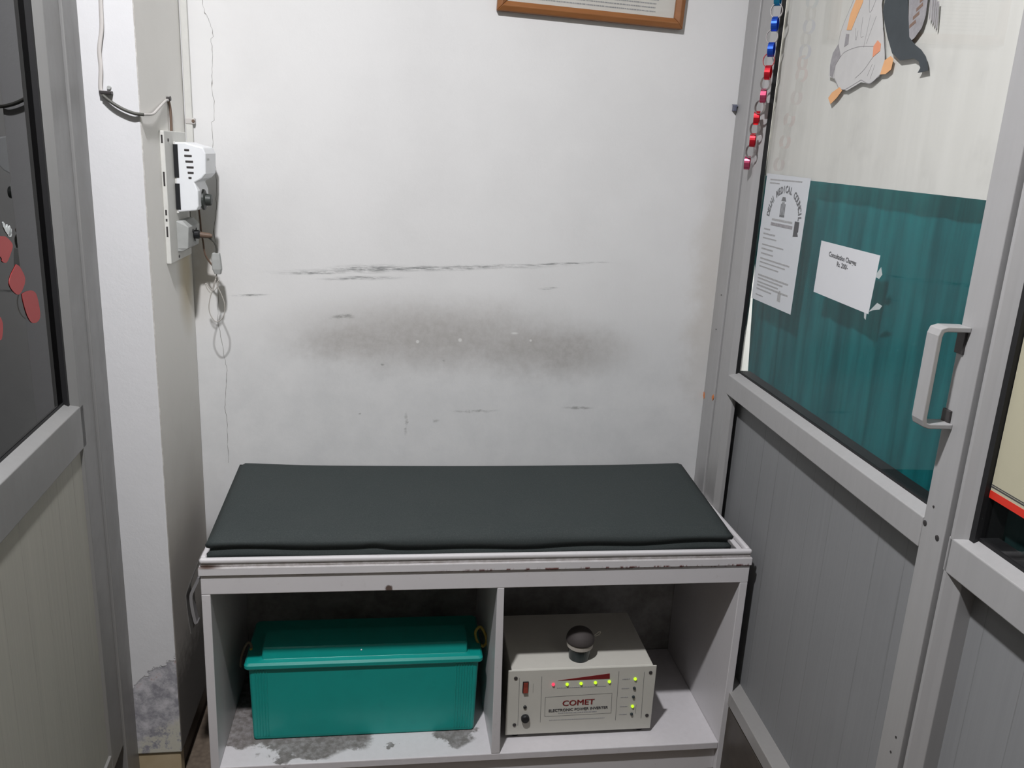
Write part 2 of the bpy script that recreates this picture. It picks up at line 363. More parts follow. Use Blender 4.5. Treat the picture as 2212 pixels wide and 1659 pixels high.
# hairline crack on the back wall
ck = [(-.0285, 1.60), (-.0248, 1.5717), (-.0213, 1.549), (-.0150, 1.537), (-.008, 1.5179), (-.0068, 1.5019), (-.0105, 1.499), (-.0095, 1.47), (-.0115, 1.44), (-.0137, 1.4103), (-.0105, 1.375), (-.0113, 1.3357), (-.0180, 1.331), (-.0171, 1.30), (-.0165, 1.2686), (-.0125, 1.235), (-.0132, 1.1809), (-.017, 1.14), (-.0225, 1.1005), (-.019, 1.03), (-.020, .96), (-.0231, .9029), (-.015, .85), (-.0115, .815), (-.0076, .7835), (-.0105, .75), (-.0135, .72), (-.0153, .6938), (-.0115, .65), (-.0127, .602), (-.012, .54)]
def ribbon(pts, w, seed):
    rnd = random.Random(seed); P = []
    for (a, b), (c, d) in zip(pts, pts[1:]):
        for j in range(4):
            t = j / 4; P.append((a + (c - a) * t + rnd.uniform(-.0012, .0012), b + (d - b) * t))
    mb = MB(); ring = []
    for i, (x, z) in enumerate(P):
        ww = w * (1.0 if i % 9 else 2.4) * rnd.uniform(.35, 1.2); ring.append([(x - ww, -.0003, z), (x + ww, -.0003, z), (x + ww, .0005, z), (x - ww, .0005, z)])
    return mb.loft(ring)
wb['_o'] = (0, 0, 0)
ribbon(ck, .00045, 3).build('crack', M['crack'], wb)

# pillar on the left (side colour lightened to offset its grazing light)
pl = MB().box((-.6, PY, .008), (XC, 0, CEIL)).build('wall_left', [M['pfront'], M['pside']], bevel=.004)
for p in pl.data.polygons:
    if p.normal.x > .9: p.material_index = 1
tag(pl, 'white pillar with paint flaking off its foot, left of the bench', 'pillar', kind='structure')
bl = MB().box((-.6, PY + .004, FLOOR), (XC - .004, PY + .03, .006)).build('baseboard_left', M['tile'], bevel=.002)
tag(bl, 'tan stone skirting tile under the flaking pillar', 'baseboard', kind='structure')

tag(MB().box((-.6, PY + .031, FLOOR), (XC - .012, -.002, .007)).build('trim_3', M['stone']), 'plinth under the side of the pillar, darkened for the shade by the bench', 'plinth', kind='structure')  # dark colour stands in for the shade between bench and pillar

# ---- right partition: jamb, door, fixed glazed panel
def prof(u0, u1, d0, d1, z0, z1): return ((u0, d0, z0), (u1, d1, z1))
TOPZ = CEIL - .005
def jamb(fr, name, m, label, w):
    j = thing(name, fr((w / 2, .02, FLOOR)), label, 'door frame', kind='structure')
    a = MB(); a.box(*prof(0, w * .47, 0, .05, FLOOR, TOPZ)); a.box(*prof(w * .53, w, -.004, .05, FLOOR, TOPZ)); a.box(*prof(w * .45, w * .55, .006, .05, FLOOR, TOPZ))
    a.build('jamb_profile', m, j, fr, bevel=.002)
    return j
jr = jamb(FR, 'trim_1', M['alu'], 'silver aluminium door jamb against the white wall on the right', .083)
def spot(fr, u, z, s, m, parent, seed, d=-.0052):
    r = random.Random(seed); pts = [(u + s * r.uniform(.6, 1.2) * math.cos(a * .7), d, z + s * 1.3 * r.uniform(.6, 1.2) * math.sin(a * .7)) for a in range(9)]
    o = MB().prism(pts, (0, .0008, 0)).build('paint_spot', m, parent, fr); o['label'] = 'orange paint daub'
spot(FR, .0045, .737, .0065, M['orange'], jr, 4, -.0006)
spot(FR, .079, .752, .006, M['orange'], jr, 5)
for u, z in ((.043, .945), (.047, .915), (.042, .98), (.055, 1.0)):
    MB().lathe([(.0015, 0), (.0015, .0008)], (u, -.0046 if u > .044 else -.0006, z), (0, -1, 0), 8).build('screw_hole', M['screwm'], jr, FR)

def rail(parent, fr, m, u0, u1, zl, zb, rise, name='mid_rail'):
    a = MB()   # body with a sloping glazing bead on top
    a.loft([[(u, 0, zb), (u, 0, zl), (u, .020, zl + rise), (u, .045, zl + rise), (u, .045, zb)] for u in (u0, u1)])
    return a.build(name, m, parent, fr, bevel=.0015)
def stile(parent, fr, m, name, u0, u1, bead):   # bead +1: glazing bead on the high-u side, -1 on the low-u side
    a = MB()
    if bead > 0: pr = [(u0, 0), (u1 - .012, 0), (u1, .012), (u1, .0206), (u1 - .060, .0206), (u1 - .060, .050), (u0, .050)]
    elif bead < 0: pr = [(u0 + .004, 0), (u1, 0), (u1, .050), (u0, .050), (u0, .004)]
    a.loft([[(u, d, z) for u, d in pr] for z in (.112, TOPZ)])
    return a.build(name, m, parent, fr, bevel=.0012)
Z1, ZB = .8287, .7829
d1 = thing('door_1', FR((.5, .02, .112)), 'grey aluminium swing door with glass above and ribbed grey panel below, right of bench', 'door', kind='structure')
stile(d1, FR, M['alu'], 'hinge_stile', .087, .161, 1)
stile(d1, FR, M['alu'], 'lock_stile', .932, .985, -1)
rail(d1, FR, M['alu'], .147, .934, Z1, ZB, .0095)
MB().box(*prof(.147, .934, 0, .042, .112, .145)).build('bottom_rail', M['alu'], d1, FR, bevel=.002)
MB().box(*prof(.098, .950, .036, .046, .112, ZB + .01)).build('lower_panel', M['grey'], d1, FR)
gk = MB(); gk.box(*prof(.158, .163, .0118, .0205, Z1, TOPZ)); gk.box(*prof(.158, .936, .0185, .046, Z1 + .006, Z1 + .0125)); gk.box(*prof(.926, .936, .012, .026, Z1, TOPZ))
gk.build('gasket', M['rubber'], d1, FR)
MB().box(*prof(.156, .936, .020, .025, Z1 + .012, TOPZ)).build('glass_pane', M['glass'], d1, FR)
# D handle
hd = MB(); S0 = .045
hp = [(.945, 0, 1.108), (.945, -S0 + .012, 1.108), (.945, -S0 + .003, 1.105), (.945, -S0, 1.096), (.945, -S0, .980), (.945, -S0 + .003, .971), (.945, -S0 + .012, .968), (.945, 0, .968)]
inn = [(.945, 0, 1.101), (.945, -S0 + .012, 1.101), (.945, -S0 + .008, 1.0995), (.945, -S0 + .0065, 1.094), (.945, -S0 + .0065, .982), (.945, -S0 + .008, .9765), (.945, -S0 + .012, .975), (.945, 0, .975)]
n = len(hp); o0 = len(hd.v)
for du in (-.013, .013):
    hd.v += [Vector((p[0] + du, p[1], p[2])) for p in hp] + [Vector((p[0] + du, p[1], p[2])) for p in inn]
for i in range(n - 1):
    A = lambda k, s, t: s * 2 * n + t * n + k
    hd.f += [(A(i, 0, 0), A(i + 1, 0, 0), A(i + 1, 1, 0), A(i, 1, 0)), (A(i, 0, 1), A(i, 1, 1), A(i + 1, 1, 1), A(i + 1, 0, 1)),
             (A(i, 0, 0), A(i, 0, 1), A(i + 1, 0, 1), A(i + 1, 0, 0)), (A(i, 1, 0), A(i + 1, 1, 0), A(i + 1, 1, 1), A(i, 1, 1))]
hd.f += [(0, 2 * n, 3 * n, n), (n - 1, 2 * n - 1, 4 * n - 1, 3 * n - 1)]
h = hd.build('handle', M['alu'], d1, FR, bevel=.0012); h['label'] = 'silver flat-bar pull handle'
for z0, z1 in ((1.070, 1.100), (.974, .992)):
    MB().box(*prof(.934, .952, -.003, 0.001, z0, z1)).build('mount', M['screwm'], h, FR, bevel=.001)
for u, z in ((.9405, .823), (.972, .815), (.952, .853), (.97, .49), (.965, .46)):
    MB().lathe([(.0042, 0), (.0042, .0008), (.002, .0012)] if z > .8 and u != .952 else [(.0018, 0), (.0018, .0008)], (u, 0, z), (0, -1, 0), 10).build('screw', M['screwm'], d1, FR)

w1 = thing('window_1', FR((1.4, .02, FLOOR)), 'fixed partition panel with poster glass above and grey ribbed panel below, beyond door handle', 'window', kind='structure')
a = MB(); a.loft([[(u, d, z) for u, d in ((.990, .006), (.998, 0), (1.003, 0), (1.012, .008), (1.020, .014), (1.020, .05), (.990, .05))] for z in (FLOOR, TOPZ)])
a.build('stile', M['alu'], w1, FR, bevel=.001)
MB().box(*prof(1.95, 2.02, 0, .05, FLOOR, TOPZ)).build('stile', M['alu'], w1, FR, bevel=.002)
rail(w1, FR, M['alu'], .995, 1.955, Z1, ZB - .004, .0095)
MB().box(*prof(1.015, 1.955, .0, .032, .112, .145)).build('bottom_rail', M['alu'], w1, FR, bevel=.002)
MB().box(*prof(1.005, 1.955, .036, .046, .112, ZB + .01)).build('lower_panel', M['grey'], w1, FR)
gk = MB(); gk.box(*prof(1.018, 1.028, .012, .051, Z1, TOPZ)); gk.box(*prof(1.018, 1.95, .0185, .046, Z1 + .006, Z1 + .0135)); gk.build('gasket', M['rubber'], w1, FR)
MB().box(*prof(1.018, 1.955, .020, .025, Z1 + .012, TOPZ)).build('glass_pane', M['glass'], w1, FR)
br = MB(); br.box(*prof(.0, .985, .003, .07, FLOOR, .106)); br.box(*prof(.985, 2.02, .003, .07, FLOOR, .112))
tag(br.build('baseboard_right', M['stone'], None, FR, bevel=.002), 'dark brown stone curb under the right partition', 'baseboard', kind='structure')
tag(MB().box(*prof(2.02, 3.32, 0, .08, FLOOR, CEIL)).build('wall_right', M['rear'], None, FR), 'unseen wall beyond the right partition, darkened to cut bounce light', 'wall', kind='structure')

# ---- left partition
j2 = jamb(FL, 'trim_2', M['alu_shaded'], 'silver aluminium door jamb painted in shade beside the white pillar on the left', .098)
Z3, Z4 = .8481, .773
d2 = thing('door_2', FL((.5, .02, .112)), 'left aluminium door with black tinted glass above and beige ribbed panel below', 'door', kind='structure')
stile(d2, FL, M['alu_shaded'], 'hinge_stile', .103, .190, 1)
stile(d2, FL, M['alu_shaded'], 'lock_stile', .85, .91, -1)
rail(d2, FL, M['alu_shaded'], .160, .852, Z3, Z4, .0105)
MB().box(*prof(.180, .852, 0, .032, .112, .15)).build('bottom_rail', M['alu_shaded'], d2, FL, bevel=.002)
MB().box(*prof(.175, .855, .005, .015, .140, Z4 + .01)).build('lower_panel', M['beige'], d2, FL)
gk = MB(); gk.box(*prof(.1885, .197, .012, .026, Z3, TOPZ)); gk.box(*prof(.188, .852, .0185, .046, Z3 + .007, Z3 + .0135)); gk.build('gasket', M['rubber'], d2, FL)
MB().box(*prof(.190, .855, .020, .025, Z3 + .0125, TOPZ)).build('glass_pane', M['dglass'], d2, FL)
tag(MB().box(*prof(.91, 3.0, 0, .08, FLOOR, CEIL)).build('wall_side', M['rear'], None, FL), 'unseen wall beyond the left glass door, darkened to cut bounce light', 'wall', kind='structure')

# ---- cloth behind the right glass
def cloth(name, m, u0, u1, z0, z1, d, amp, label, cat, ztilt=0.0, u0top=None, waves=9, seed=1):
    nu, nz = 420, 14; mb = MB(); r = random.Random(seed); ph = [r.uniform(0, 6) for _ in range(4)]
    for j in range(nz + 1):
        t = j / nz
        for i in range(nu + 1):
            q = i / nu; ua = u0 + ((u0top if u0top is not None else u0) - u0) * t; u = ua + (u1 - ua) * q
            w = amp * (math.sin(q * waves * 6.28 + ph[0] + .5 * t) * .55 + .3 * math.sin(q * waves * 2.3 * 6.28 + ph[1]) + .25 * math.sin(q * 3.1 * 6.28 + ph[2] + t)) * (1.15 - .7 * t)
            mb.v.append(Vector((u, d + w, z0 + (z1 + ztilt * q - z0) * t)))
    W_ = nu + 1
    for j in range(nz):
        for i in range(nu):
            k = j * W_ + i; mb.f.append((k, k + 1, k + W_ + 1, k + W_))
    return tag(mb.build(name, m, None, FR, smooth=True), label, cat)
cloth('curtain', M['teal'], .150, .99, .66, 1.330, .0580, .0045, 'teal green curtain hanging behind the glass of the right door', 'curtain', -.0087, .040, 9, 2)
tag(MB().prism([(.150, .0262, 1.2798), (.952, .0262, 1.2681), (.952, .0262, CEIL - .01), (.150, .0262, CEIL - .01)], (0, .0004, 0)).build('blind_sheet', M['cream'], None, FR), 'cream white sheet covering the upper glass of the right door above the teal curtain', 'sheet')
cloth('curtain', M['teal_shaded'], .995, 1.93, .66, 1.9, .058, .004, 'teal cloth behind the cream poster of the fixed panel, poster shade painted in', 'curtain', 0, None, 10, 4)

# ------------------------------------------------------------------ bench
W, D, H, T = 1.1462, .3822, .5, .0176
b = thing('storage_bench', (W / 2, -D / 2, FLOOR), 'white painted open-front storage bench with two bays under a green cushion', 'bench')
HS = .0108
MB().box((0, -D, FLOOR), (T, -.002, .4212)).build('side_panel', M['bench'], b, bevel=.0015)
MB().box((W - T, -D, FLOOR), (W, -.002, .4212)).build('side_panel', M['bench'], b, bevel=.0015)
MB().loft([[(.5945, -D, z0), (.6095, -D, z0), (.6105, -.012, z0), (.5935, -.012, z0)] if z0 > .2 else [(.599, -D, z0), (.6185, -D, z0), (.6105, -.012, z0), (.5935, -.012, z0)] for z0 in (HS, .4212)]).build('divider', M['bench'], b, bevel=.0015)
MB().box((T, -D, HS - .018), (W - T, -.003, HS)).build('shelf', M['shelf'], b, bevel=.002)
MB().box((T, -D + .012, FLOOR), (W - T, -D + .026, HS - .018)).build('plinth', M['bench'], b, bevel=.001)
MB().box((0, -D, .4212), (W, -D + .018, .4640)).build('fascia', M['bench'], b, bevel=.0015)
bd = MB(); bd.box((-.003, -D - .004, .4640), (W + .002, -D + .014, .4815)); bd.box((.001, -D + .001, .4815), (W - .001, -D + .014, .4885))
bd.build('beading', M['bench'], b, bevel=.0015)
tp = MB(); tp.box((.0, -D + .0145, .4655), (W, -.002, .487)); tp.build('top_board', M['bench'], b)
rm = MB(); rm.box((-.001, -D - .002, .4885), (W + .001, -D + .010, .5))
rm.box((-.001, -D + .010, .4875), (.011, -.003, .5)); rm.box((W - .011, -D + .010, .4875), (W + .001, -.003, .5))
rm.build('rim', M['bench'], b, bevel=.005, seg=4)

# cushion: soft slab, thinner along the front, with a creased front edge
def cushion():
    nu, nv = 72, 26; mb = MB(); x0, x1, y0, y1 = .015, 1.102, -.370, -.010
    rings = []
    def top(u, v):
        z = .540 + .019 * v + .006 * math.exp(-((u - .0) / .10) ** 2) * v + .004 * math.exp(-((u - 1) / .10) ** 2) * v - .003 * math.exp(-((u - .5) / .3) ** 2) * v
        return z
    for j in range(nv + 1):
        v = j / nv; ring = []
        for i in range(nu + 1):
            u = i / nu; ring.append((u, v))
        rings.append(ring)
    idx = {}
    def P(u, v, lvl):
        # lvl 0 = bottom, 1 = middle bulge, 2 = top edge
        ed = min(u, 1 - u) * (x1 - x0); ev = min(v, 1 - v) * (y1 - y0)
        rr = .012; k = 0
        for e in (ed, ev):
            if e < rr: k += (1 - math.sqrt(max(0, 1 - (1 - e / rr) ** 2)))
        x = x0 + (x1 - x0) * u + (.006 * v if u > .5 else -.002 * (1 - v)); y = y0 + (y1 - y0) * v
        if v < .5: y += .0025 * math.sin(u * 21) * (1 - v * 2) * 0.6
        t = top(u, v); bot = .4888
        if lvl == 2:
            wr = .0013 * math.sin(u * 34 + 3 * math.sin(u * 9)) * math.exp(-((v - .05) / .04) ** 2)
            return Vector((x, y, t - .010 * min(1, k) + wr))
        return Vector((x, y, bot + (.0045 * (1 - math.exp(-((u - .30) / .10) ** 2)) if (v == 0 and lvl == 0) else 0)))
    for lvl in (0, 2):
        for j in range(nv + 1):
            for i in range(nu + 1): mb.v.append(P(i / nu, j / nv, lvl))
    Wd = nu + 1; K = Wd * (nv + 1)
    for j in range(nv):
        for i in range(nu):
            a = j * Wd + i; mb.f.append((a, a + Wd, a + Wd + 1, a + 1)); mb.f.append((K + a, K + a + 1, K + a + Wd + 1, K + a + Wd))
    # side walls with an intermediate crease ring
    border = [i for i in range(nu + 1)] + [j * Wd + nu for j in range(1, nv + 1)] + [nv * Wd + i for i in range(nu - 1, -1, -1)] + [j * Wd for j in range(nv - 1, 0, -1)]
    c = Vector(((x0 + x1) / 2, (y0 + y1) / 2, 0)); rows = [border]
    for t, off in ((.22, .001), (.42, -.006), (.50, -.007), (.62, .001), (.82, .003)):
        row = []
        for n_, a in enumerate(border):
            lo, hi = mb.v[a], mb.v[K + a]; p = lo.lerp(hi, t)
            sx = 1 if a % Wd == nu else (-1 if a % Wd == 0 else 0); sy = 1 if a // Wd == nv else (-1 if a // Wd == 0 else 0)
            u = (a % Wd) / nu; tt = off * (1.0 if sy == -1 else .3)
            if sy == -1: p.z += .0035 * math.sin(u * 7 + .8) + .0035 * math.exp(-((u - .30) / .02) ** 2) + .0015 * math.sin(u * 29)
            row.append(len(mb.v)); mb.v.append(p + Vector((sx * tt, sy * tt, 0)))
        rows.append(row)
    rows.append([K + a for a in border])
    for r0, r1 in zip(rows, rows[1:]):
        for i in range(len(border)):
            k = (i + 1) % len(border); mb.f.append((r0[i], r0[k], r1[k], r1[i]))
    return mb
o = cushion().build('bench_cushion', M['cushion'], None, smooth=True)
tag(o, 'flat dark green-grey cloth cushion lying on the white bench top', 'cushion')

# bent plastic strip jammed beside the bench
ps = thing('plastic_strip', (-.012, -.37, .33), 'bent milky plastic strip stuck between the bench side and the pillar', 'plastic strip')
def strip(pts, y0, y1, th, m, nm):
    P = spline([(x, 0, z) for x, z in pts], 6); A = MB(); rings = []
    for i, p in enumerate(P):
        dd = (P[min(i + 1, len(P) - 1)] - P[max(0, i - 1)]).normalized(); nn = Vector((dd.z, 0, -dd.x)) * th
        rings.append([(p.x - nn.x, y0, p.z - nn.z), (p.x - nn.x, y1, p.z - nn.z), (p.x + nn.x, y1, p.z + nn.z), (p.x + nn.x, y0, p.z + nn.z)])
    return A.loft(rings).build(nm, m, ps, smooth=False)
strip([(-.0035, .492), (-.0175, .457), (-.0305, .421), (-.0318, .404), (-.0300, .365), (-.0265, .329)], -.372, -.330, .0008, M['clearp'], 'sheet')
strip([(-.0055, .452), (-.0170, .428), (-.0225, .412), (-.0215, .385), (-.0175, .356), (-.0150, .350)], -.371, -.352, .0030, M['clearl'], 'folded_flap')

# ------------------------------------------------------------------ battery
bt = thing('inverter_battery', (.32, -.2, HS), 'teal green plastic tubular battery with rope handles in the left bay of the bench', 'battery')
def rr(x0, x1, y0, y1, z, r, n=5):
    out = []
    for cx, cy, a0 in ((x1 - r, y1 - r, 0), (x0 + r, y1 - r, 90), (x0 + r, y0 + r, 180), (x1 - r, y0 + r, 270)):
        for k in range(n + 1):
            a = math.radians(a0 + 90 * k / n); out.append((cx + r * math.cos(a), cy + r * math.sin(a), z))
    return out
cs = MB().loft([rr(.0785, .5635, -.297, -.147, HS, .006), rr(.0755, .5665, -.3005, -.1435, HS + .004, .006), rr(.0745, .5675, -.3013, -.1427, HS + .010, .007), rr(.0700, .5715, -.3045, -.1395, .198, .008)])
for xs in ((.083, .089, .095, .101, .107), (.520, .526, .532, .538, .544, .550, .556)):
    for x in xs: cs.loft([rr(x + dx * 0, x + .0025, -.3030 - dz, -.299, z, .0008, 2) for z, dx, dz in ((HS + .012, 0, -.0003), (.192, 0, .0028))])
cs.build('case', M['bat'], bt, smooth=False, bevel=.001)
ld = MB().loft([rr(.064, .578, -.3085, -.1355, .1955, .008), rr(.0615, .5805, -.311, -.133, .199, .009), rr(.0615, .5805, -.311, -.133, .206, .009), rr(.066, .576, -.3065, -.1375, .2110, .008),
                rr(.090, .552, -.302, -.212, .2120, .006), rr(.0975, .546, -.297, -.216, .2140, .006), rr(.0985, .5455, -.291, -.219, .2350, .005), rr(.100, .544, -.288, -.222, .2375, .005)])
lid = ld.build('lid', M['batd'], bt, bevel=.0008)
MB().lathe([(.001, 0), (.0018, .0004), (.0012, .001)], (.311, -.2935, .2275), (0, -1, .2), 8).build('paint_fleck', M['white'], lid)
hl = MB().tube(spline([(.5775, -.255, .203), (.5690, -.253, .222), (.5680, -.250, .238), (.5790, -.246, .2460), (.5900, -.245, .228), (.5945, -.246, .208), (.5880, -.250, .198), (.5805, -.252, .203)], 6), .0032, 8).build('rope_handle', M['rope'], bt, smooth=True)
hl['label'] = 'yellow rope loop'
h2 = MB().tube(spline([(.0635, -.250, .200), (.0690, -.250, .212), (.0660, -.248, .224), (.0580, -.246, .220), (.0480, -.246, .196), (.0440, -.248, .172), (.0460, -.25, .165)], 6), .0028, 8).build('rope_handle', M['ropeg'], bt, smooth=True)
MB().tube([(.0632, -.2545, .198), (.0675, -.2545, .208), (.069, -.254, .214)], .003, 8).build('rope_knot', M['rope'], h2, smooth=True)

# ------------------------------------------------------------------ inverter
iv = thing('power_inverter', (.806, -.22, HS), 'cream metal power inverter box with red wedge and lit indicator lights, right bay', 'power inverter')
MB().box((.643, -.333, .026), (.971, -.105, .1890)).build('housing', M['inv'], iv, bevel=.003)
fp = MB().box((.635, -.337, .0215), (.9775, -.333, .1895)).build('front_panel', M['invf'], iv, bevel=.0015)
for x, y in ((.66, -.318), (.955, -.318), (.66, -.125), (.955, -.125)):
    MB().lathe([(.010, 0), (.011, .008), (.011, .0155)], (x, y, HS), n=14).build('foot', M['dark'], iv)
YF = -.337
def onfront(cx, cz, r, m, name, h=.0015, parent=iv, n=14, prof=None):
    return MB().lathe(prof or [(r, 0), (r, h * .6), (r * .7, h)], (cx, YF, cz), (0, -1, 0), n).build(name, m, parent, smooth=False)
for x, z in ((.6525, .1705), (.964, .172), (.6555, .0485), (.966, .058)): onfront(x, z, .0042, M['screwm'], 'screw', .002)
ledp = lambda r: [(r, 0), (r, .0015), (r * .85, .003), (r * .45, .004), (.0001, .0043)]
for i, (x, z) in enumerate(((.7388, .1511), (.7708, .1500), (.8028, .1508), (.8361, .1516), (.8684, .1527))):
    o = onfront(x, z, .0036, M['redled' if i == 0 else 'grnled'], 'indicator_light', prof=ledp(.0036)); o['label'] = 'lit red indicator' if i == 0 else 'lit yellow-green indicator'
for i, (x, z) in enumerate(((.9289, .1571), (.9289, .1327), (.9289, .1094), (.9289, .0846), (.9286, .0635))):
    lit = i in (0, 3); o = onfront(x, z, .0036, M['grnled' if lit else 'offled'], 'indicator_light', prof=ledp(.0036)); o['label'] = 'lit yellow-green indicator' if lit else 'unlit dark indicator'
sw = MB().box((.6690, YF - .002, .1325), (.6825, YF + .001, .1610)).build('power_switch', M['dark'], iv, bevel=.0008)
MB().loft([[(.6708, YF - .001, z), (.6808, YF - .001, z), (.6808, YF - d, z), (.6708, YF - d, z)] for z, d in ((.1345, .0055), (.147, .003), (.159, .003))]).build('rocker', M['rocker'], sw)
onfront(.6774, .0947, .004, M['dark'], 'button', .003)
onfront(.679, .0661, .0095, M['dark'], 'fuse_cap', prof=[(.0095, 0), (.0095, .006), (.008, .009), (.0001, .0095)], n=20)
pol = [(.7490, .1603), (.8690, .1598), (.8680, .1735)]
MB().prism([(x, YF - .0006, z) for x, z in pol], (0, .0006, 0)).build('level_wedge', M['red'], fp)
ln = MB()
def bar(x0, z0, x1, z1, w=.0004):
    dx, dz = x1 - x0, z1 - z0; l = math.hypot(dx, dz); nx, nz = -dz / l * w, dx / l * w
    ln.prism([(x0 - nx, YF - .0004, z0 - nz), (x1 - nx, YF - .0004, z1 - nz), (x1 + nx, YF - .0004, z1 + nz), (x0 + nx, YF - .0004, z0 + nz)], (0, .0004, 0))
for seg in ((.6610, .171, .6635, .046), (.7115, .1725, .7150, .052), (.8890, .178, .8915, .048), (.9490, .174, .9525, .050), (.7228, .118, .7245, .067), (.8775, .1216, .8795, .0685)): bar(*seg)
for seg in ((.7228, .118, .8775, .1216), (.7245, .067, .8795, .0685), (.9375, .088, .938, .064), (.693, .155, .6935, .132)): bar(*seg, w=.00025)
ln.build('panel_lines', M['hair'], fp)
def front_text(txt, cx, cz, size, m, name, bold=0, sx=1.0, slope=0.0):
    vs, fs = text_geo(txt, size); mb = MB()
    for k, dx in enumerate((-bold, 0, bold) if bold else (0,)): mb.add([(cx + v.x * sx + dx, YF - .0006 - k * .0001, cz + v.y + v.x * sx * slope) for v in vs], fs)
    o = mb.build(name, m, fp); s = o.modifiers.new('solid', 'SOLIDIFY'); s.thickness = .0003; return o
front_text('COMET', .8005, .1000, .0200, M['red'], 'brand_lettering', .0005, 1.10, .02)
front_text('ELECTRONIC POWER INVERTER', .8015, .0828, .0098, M['ink'], 'lettering', .0002, .98, .02)
fl = MB()
r = random.Random(5)
def dashes(mb, x0, x1, z, h, put, rnd, gap=.25):
    x = x0
    while x < x1:
        w = rnd.uniform(.5, 2.2) * h; w = min(w, x1 - x)
        put(mb, x, x + w, z - h / 2, z + h / 2); x += w + h * gap * rnd.uniform(.8, 1.8)
pf = lambda mb, a, b_, c, d: mb.box((a, YF - .0004, c), (b_, YF, d))
for a_, b_, z, h_ in [(.748, .862, .141, .0022), (.755, .845, .0745, .0030), (.735, .865, .0565, .002)] + [(.899, .917, z, .0026) for z in (.1571, .1327, .1094, .0846, .0635)]:
    fl = MB(); dashes(fl, a_, b_, z, h_, pf, r); fl.build('fine_text', M['inkl'], fp)

# dome-topped jar on the inverter
jr_ = thing('dome_jar', (.8045, -.293, .189), 'small round dark jar with domed top and pale band standing on the inverter', 'jar')
MB().lathe([(.0225, 0), (.0235, .001), (.0262, .028), (.0262, .030)], (.8045, -.293, .1891), n=32).build('body', M['jar'], jr_, smooth=False)
MB().lathe([(.0268, 0), (.0300, .003), (.0308, .012), (.0305, .014)], (.8045, -.293, .2185), n=32).build('band', M['band'], jr_)
MB().lathe([(.0318, 0)] + [(.0325 * math.cos(a), .004 + .029 * math.sin(a)) for a in [math.radians(8 * k) for k in range(0, 12)]], (.8045, -.293, .2322), n=32).build('dome', M['dome'], jr_, smooth=True)
MB().tube(spline([(.8360, -.290, .242), (.842, -.289, .246), (.848, -.288, .251), (.852, -.287, .249), (.849, -.287, .243), (.840, -.289, .240)], 5), .0013, 6).build('wire_catch', M['band'], jr_, smooth=True)

# ------------------------------------------------------------------ picture frame
pc = thing('picture_frame', (.795, -.012, 1.58), 'brown wooden picture frame with printed sheet hanging on the white wall', 'picture')
A0 = Vector((.5838, 0, 1.5930)); ang = -.0262; ex = Vector((math.cos(ang), 0, math.sin(ang))); ez = Vector((-math.sin(ang), 0, math.cos(ang)))
def PF(p): u, d, v = p; return A0 + ex * u + ez * v + Vector((0, -.001 - d - v * .02, 0))
PW, PH, MW = .4145, .56, .021
fm = MB()
def mold(pts):
    (a, b_), (c, d), (e, f), (g, h_) = pts
    fm.loft([[(a, 0, b_), (a, .014, b_), ((a + g) / 2, .019, (b_ + h_) / 2), (g, .012, h_), (g, 0, h_)], [(c, 0, d), (c, .014, d), ((c + e) / 2, .019, (d + f) / 2), (e, .012, f), (e, 0, f)]])
mold([(0, 0), (PW, 0), (PW - MW, MW), (MW, MW)]); mold([(PW, 0), (PW, PH), (PW - MW, PH - MW), (PW - MW, MW)])
mold([(PW, PH), (0, PH), (MW, PH - MW), (PW - MW, PH - MW)]); mold([(0, PH), (0, 0), (MW, MW), (MW, PH - MW)])
fm.build('frame', M['wood'], pc, PF, bevel=.0015)
MB().box((MW - .004, .003, MW - .004), (PW - MW + .004, .005, PH - MW + .004)).build('backing_sheet', M['fpaper'], pc, PF)
tx = MB(); r = random.Random(9); pp = lambda mb, a, b_, c, d: mb.box((a, .0048, c), (b_, .0053, d))
for k in range(16): dashes(tx, .05, PW - .04 - r.uniform(0, .05), MW + .010 + k * .008, .0026, pp, r)
tx.build('printed_text', M['inkl'], pc, PF)
MB().box((MW - .003, .0075, MW - .003), (PW - MW + .003, .009, PH - MW + .003)).build('glass_sheet', M['glass'], pc, PF)

# ------------------------------------------------------------------ switch board group on pillar side
sb = thing('switch_board', (XC, -.126, 1.055), 'white plastic switch board plate screwed to the side of the pillar', 'switch board')
MB().box((XC, -.212, 1.055), (XC + .009, -.040, 1.308)).build('back_plate', M['offw'], sb, bevel=.0015)
for z0, z1 in ((1.285, 1.300), (1.205, 1.232), (1.150, 1.160), (1.138, 1.143), (1.108, 1.128)):
    MB().box((XC + .003, -.2125, z0), (XC + .0062, -.2115, z1)).build('slot', M['screwm'], sb)
so = MB().loft([[(XC + .008, -.157, z), (XC + .008, -.050, z), (XC + d, -.055, z), (XC + d, -.152, z)] for z, d in ((1.0735, .018), (1.080, .028), (1.122, .031), (1.1345, .020))]).build('socket', M['greyp'], sb, bevel=.001)
for y, z in ((-.085, 1.112), (-.115, 1.112), (-.100, 1.093)):
    MB().lathe([(.004, 0), (.004, .001)], (XC + .0305, y, z), (1, 0, 0), 10).build('socket_hole', M['dark'], so)
MB().lathe([(.0035, 0), (.0025, .0015)], (XC + .009, -.150, 1.063), (1, 0, 0), 10).build('screw', M['screwm'], sb)
MB().lathe([(.0035, 0), (.0025, .0015)], (XC + .009, -.185, 1.291), (1, 0, 0), 10).build('screw', M['screwm'], sb)

